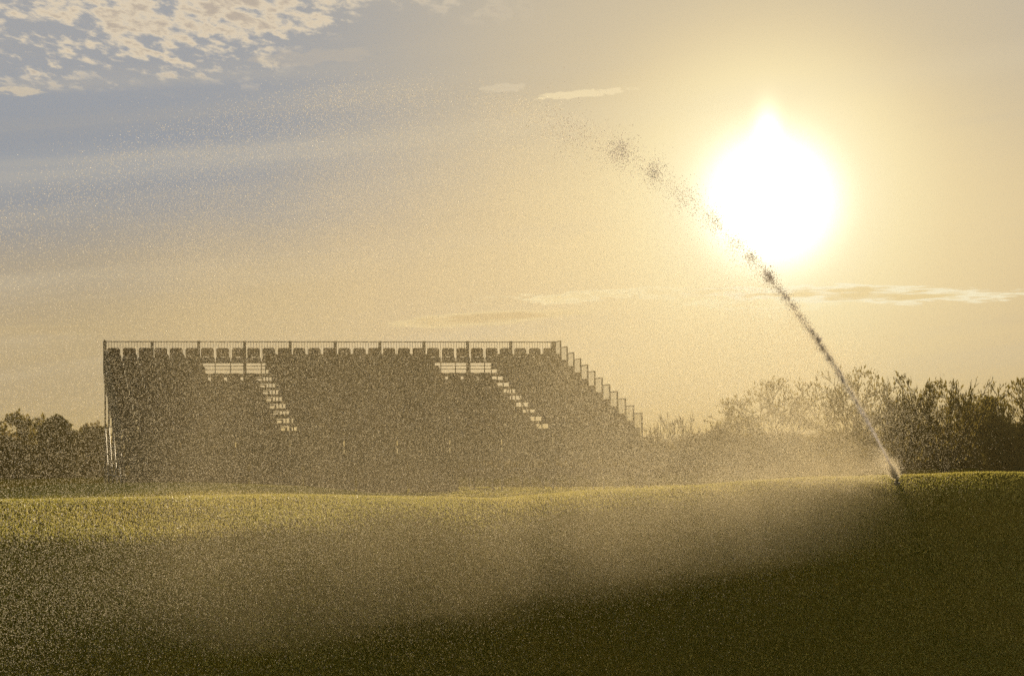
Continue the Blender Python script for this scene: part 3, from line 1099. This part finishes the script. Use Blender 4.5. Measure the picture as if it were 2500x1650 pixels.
# the stream itself: smooth at the nozzle, breaking up into lumps
rng = np.random.default_rng(77)
T = np.linspace(0, 0.14, 60)
C = free_path(T)
VV, FF = [], []
ns = 7
dirs = np.gradient(C, axis=0)
for i, (c, d_) in enumerate(zip(C, dirs)):
    d_ = Vector(d_).normalized()
    u = d_.orthogonal().normalized()
    w = d_.cross(u)
    r = (0.018 + 0.014 * i / 60) * (1 + 0.35 * rng.normal() * i / 60)
    c = c + rng.normal(0, 0.006 * i / 60, 3)
    for j in range(ns):
        t = 2 * math.pi * j / ns
        VV.append(tuple(Vector(c) + u * (r * math.cos(t)) + w * (r * math.sin(t))))
for i in range(len(T) - 1):
    for j in range(ns):
        a, b_ = i * ns + j, i * ns + (j + 1) % ns
        FF.append((a, b_, b_ + ns, a + ns))
jet = empty('water_jet', tuple(START))
tag(jet, 'arcing jet of water shooting up and left out of the sprinkler', 'water jet')
SH = np.array(START)
mesh_np('stream', np.array(VV) - SH, FF, M_JET, jet, smooth=True)
# lumps thrown off along the stream
n = 3000
tb = 0.12 + 0.36 * rng.random(n) ** 0.8
lump = np.array([mnoise.noise(Vector((t_ * 75.0, 0.3, 1.7))) for t_ in tb])
keep = rng.random(n) < np.clip(0.25 + 2.2 * lump, 0.06, 1)
tb = tb[keep]
P = free_path(tb)
wd = (0.008 + 0.085 * (tb / 0.5) ** 2.6) * (0.45 + 0.9 * rng.random(len(tb)) ** 2)
P += rng.normal(0, 1, P.shape) * wd[:, None] - np.outer((tb / 0.7) ** 2 * 0.10 * rng.random(len(tb)), (0, 0, 1))
wob = np.array([(mnoise.noise(Vector((t_ * 48.0, 9.1, 0))), 0, mnoise.noise(Vector((t_ * 55.0, 0, 4.2)))) for t_ in tb])
P += wob * (0.30 * tb ** 1.2)[:, None]
V1, F1 = tetra(P - SH, rng.uniform(0.008, 0.026, len(P)) * (1 - 0.7 * tb), rng)
mesh_np('broken_stream', V1, F1, M_JET, jet)
# puffs where the pulsing jet tears apart
PP = []
for t0, sz, cnt in ((0.45, 0.06, 380), (0.505, 0.08, 420), (0.545, 0.09, 300), (0.61, 0.11, 420), (0.69, 0.14, 240), (0.765, 0.09, 520), (0.845, 0.10, 700), (0.95, 0.20, 260)):
    c = free_path(np.array([t0]))[0]
    q = c + rng.normal(0, 1, (cnt, 3)) * sz * rng.uniform(0.5, 1.7, (cnt, 1))
    q[:, 2] -= np.abs(rng.normal(0, 1, cnt)) * sz * 0.8
    PP.append(q)
t_ = 0.40 + 0.62 * rng.random(1500)
q = free_path(t_) + rng.normal(0, 1, (1500, 3)) * (0.04 + 0.16 * (t_ - 0.4))[:, None]
q[:, 2] -= np.abs(rng.normal(0, 1, 1500)) * 0.18 * t_
PP.append(q)
PP = np.concatenate(PP)
V1, F1 = tetra(PP - SH, rng.uniform(0.005, 0.011, len(PP)), rng)
mesh_np('torn_puffs', V1, F1, M_JET, jet)

def rain(n, s_rng, power, k_max, rad, seed, clump=0.8):
    """drops that have left the arc and fall, carried towards the viewer and to the left by the wind"""
    rng = np.random.default_rng(seed)
    t = s_rng[0] + (s_rng[1] - s_rng[0]) * rng.random(n) ** power
    P = free_path(t)
    P[:, 2] = np.maximum(P[:, 2], 1.8)
    fall = rng.random(n) ** 0.62 * (P[:, 2] + 0.8)
    k = rng.random(n)
    P[:, 1] -= fall * k * k_max
    P[:, 0] -= fall * (0.10 + 0.28 * rng.random(n))
    P[:, 2] -= fall
    P += rng.normal(0, 1, P.shape) * (0.15 + 0.12 * fall)[:, None]
    ok = (P[:, 2] > gz(P[:, 0], P[:, 1]) + 0.01) & (P[:, 1] > 10.5)
    # leave out what falls outside the picture and a margin round it
    ok &= np.abs(P[:, 0]) < P[:, 1] * 0.31
    P = P[ok]
    nz = vnoise(P * np.array((1, 1, 0.35)), 0.5, seed)
    P = P[rng.random(len(P)) < np.clip(0.62 + nz * clump, 0.08, 1.0)]
    R = rng.uniform(rad[0], rad[1], len(P)) * (np.maximum(P[:, 1], 12) / 22) ** 0.5
    return P, R


def nozzle_fan(n, seed):
    rng = np.random.default_rng(seed)
    t = 0.03 * rng.random(n) ** 1.6
    P = free_path(t) + rng.normal(0, 1, (n, 3)) * (0.03 + 3.0 * t)[:, None] * np.array((1, 1, 0.8)) - np.array((0, 0, 0.05))
    P = P[P[:, 2] > gz(P[:, 0], P[:, 1]) + 0.01]
    return P, rng.uniform(0.006, 0.010, len(P))


def points_mat(o):
    """turns the mesh's vertices into small round drops of the radius stored with each"""
    ng = bpy.data.node_groups.new('round_drops', 'GeometryNodeTree')
    ng.interface.new_socket('Geometry', in_out='INPUT', socket_type='NodeSocketGeometry')
    ng.interface.new_socket('Geometry', in_out='OUTPUT', socket_type='NodeSocketGeometry')
    gi, go = ng.nodes.new('NodeGroupInput'), ng.nodes.new('NodeGroupOutput')
    mp = ng.nodes.new('GeometryNodeMeshToPoints')
    at_ = ng.nodes.new('GeometryNodeInputNamedAttribute')
    at_.data_type = 'FLOAT'
    at_.inputs['Name'].default_value = 'drop_radius'
    sm = ng.nodes.new('GeometryNodeSetMaterial')
    sm.inputs['Material'].default_value = M_DROP
    L = ng.links
    L.new(gi.outputs[0], mp.inputs['Mesh'])
    L.new(at_.outputs[0], mp.inputs['Radius'])
    L.new(mp.outputs[0], sm.inputs[0])
    L.new(sm.outputs[0], go.inputs[0])
    md = o.modifiers.new('drops', 'NODES')
    md.node_group = ng


KF = 1.0
fine = [
    nozzle_fan(5200, 106),
    # a thin veil blown to the right of the stream
    spray(36000, (0.02, 0.34), (0.05, 0.25), 1.4, (0.0040, 0.0058), 105, early=1.0, clump=1.2, turb=0.20, wind=(1.0, 0.3, -0.1)),
    # drops flung along the whole arc
    spray(120000, (0.12, 1.6), (0.30, 1.6), 2.5, (0.0036, 0.0056), 101, early=0.9, clump=0.5, turb=0.30, gust=0.5),
    # rain falling out of the arc
    rain(470000, (0.26, 1.85), 0.80, 0.80, (0.0029, 0.0046), 102, clump=0.5),
    # mist near the nozzle and under the steep part of the jet
    spray(330000, (0.0, 0.42), (0.008, 0.26), 3.0, (0.0038, 0.0056), 103, early=1.6, clump=2.1, turb=0.26, wind=(-1.3, 0.1, -0.30)),
]
P = np.concatenate([s[0] for s in fine])
R = np.concatenate([s[1] for s in fine])
me = bpy.data.meshes.new('water_spray')
me.vertices.add(len(P))
me.vertices.foreach_set('co', P.astype(np.float32).ravel())
at_ = me.attributes.new('drop_radius', 'FLOAT', 'POINT')
at_.data.foreach_set('value', R.astype(np.float32))
me.materials.append(M_DROP)
spray_o = bpy.data.objects.new('water_spray', me)
COL.objects.link(spray_o)
points_mat(spray_o)
tag(spray_o, 'fine cloud of falling water drops drifting left from the sprinkler jet across the stand', 'water spray', kind='stuff')
coarse = [
    spray(14000, (0.15, 1.6), (0.4, 1.8), 2.0, (0.0040, 0.0070), 201, early=0.9, clump=0.3, turb=0.3),
    rain(34000, (0.25, 1.85), 0.80, 0.8, (0.0034, 0.0055), 202, clump=0.5),
    spray(3000, (0.03, 0.30), (0.3, 1.0), 0.14, (0.0055, 0.0095), 203, turb=0.24),
]
sets = fine + coarse
P2 = np.concatenate([s[0] for s in coarse])
R2 = np.concatenate([s[1] for s in coarse])
V1, F1 = tetra(P2, R2, rng)
tag(mesh_np('large_drops', V1, F1, M_BIG), 'scattered larger glinting water drops falling under the arc of the jet', 'water drops', kind='stuff')

# ------------------------------------------------------------------ drifting mist between the drops
hv2 = Vector((V0[0], V0[1], 0))
VH = hv2.length
hv2.normalize()
tt = np.linspace(0, 1.9, 60)
FP = free_path(tt)
ss_ = np.hypot(FP[:, 0] - START[0], FP[:, 1] - START[1])
c3, c2, c1, c0 = np.polyfit(ss_, FP[:, 2] - START[2], 3)
b = MB()
b.box(-0.8, 27.0, -2.6, 2.2, -1.2, 5.2)
mm = bpy.data.materials.new('mist')
mm.use_nodes = True
M = NT(mm.node_tree)
mm.node_tree.nodes.clear()
mo = M.n('ShaderNodeOutputMaterial')
mv = M.n('ShaderNodeVolumePrincipled')
mv.inputs['Color'].default_value = (1.0, 0.85, 0.56, 1)
mv.inputs['Anisotropy'].default_value = 0.35
mt = M.n('ShaderNodeTexCoord')
msep = M.n('ShaderNodeSeparateXYZ')
M.L.new(mt.outputs['Object'], msep.inputs[0])
mx_, my_, mz_ = msep.outputs
arc = M.m('ADD', M.m('MULTIPLY', M.m('ADD', M.m('MULTIPLY', M.m('ADD', M.m('MULTIPLY', mx_, float(c3)), float(c2)), mx_), float(c1)), mx_), float(c0))
below = M.m('SUBTRACT', arc, mz_)
sig = M.m('ADD', 0.35, M.m('MULTIPLY', M.m('MAXIMUM', below, 0.0), 0.20))
lat = M.m('EXPONENT', M.m('MULTIPLY', M.m('POWER', M.m('DIVIDE', my_, sig), 2.0), -1.0))
curtain = M.m('MULTIPLY', M.m('MULTIPLY', M.ss(below, -0.3, 1.6), lat), M.ss(mx_, 0.5, 5.0))
nz1 = M.ss(M.noise(M.comb(M.m('MULTIPLY', mx_, 0.8), my_, M.m('MULTIPLY', mz_, 0.30)), 0.9, 2.0, 0.6, 0.0), 0.36, 0.68)
curtain = M.m('MULTIPLY', curtain, M.m('ADD', 0.45, M.m('MULTIPLY', nz1, 0.9)))
# thicker rolling mist low down near the nozzle
nz2 = M.ss(M.noise(M.comb(mx_, my_, M.m('ADD', mz_, M.m('MULTIPLY', mx_, 0.15))), 1.3, 2.0, 0.62, 0.4), 0.40, 0.66)
low = M.m('MULTIPLY', M.m('EXPONENT', M.m('MULTIPLY', M.m('MAXIMUM', M.m('SUBTRACT', mx_, 2.0), 0.0), -0.16)), M.m('EXPONENT', M.m('MULTIPLY', M.m('MAXIMUM', mz_, 0.0), -0.75)))
lat2 = M.m('EXPONENT', M.m('MULTIPLY', M.m('POWER', M.m('DIVIDE', M.m('ADD', my_, 0.75), 0.95), 2.0), -1.0))
low = M.m('MULTIPLY', M.m('MULTIPLY', low, lat2), M.m('MULTIPLY', M.ss(mx_, -0.6, 0.8), M.m('ADD', 0.15, M.m('MULTIPLY', nz2, 1.2))))
dn_ = M.m('ADD', M.m('MULTIPLY', curtain, 0.040), M.m('MULTIPLY', low, 0.15))
M.L.new(dn_, mv.inputs['Density'])
M.L.new(mv.outputs[0], mo.inputs['Volume'])
mist = b.build('mist', mm)
mist.location = tuple(START)
mist.rotation_euler = (0, 0, math.atan2(hv2.y, hv2.x))
tag(mist, 'soft veil of golden mist hanging under the arc of the water jet', 'mist', kind='stuff')
SC.cycles.volume_step_rate = 2.0
SC.cycles.volume_max_steps = 48

# ------------------------------------------------------------------ air
b = MB()
b.box(-1210, 1210, -310, 1620, -8.0, 12.0)
hm = bpy.data.materials.new('haze_air')
hm.use_nodes = True
hm.node_tree.nodes.clear()
ho = hm.node_tree.nodes.new('ShaderNodeOutputMaterial')
hv = hm.node_tree.nodes.new('ShaderNodeVolumePrincipled')
hv.inputs['Density'].default_value = 0.0011
hv.inputs['Color'].default_value = (1.0, 0.78, 0.30, 1)
hv.inputs['Anisotropy'].default_value = 0.0
hm.node_tree.links.new(hv.outputs[0], ho.inputs['Volume'])
hz = b.build('haze', hm)
tag(hz, kind='stuff')
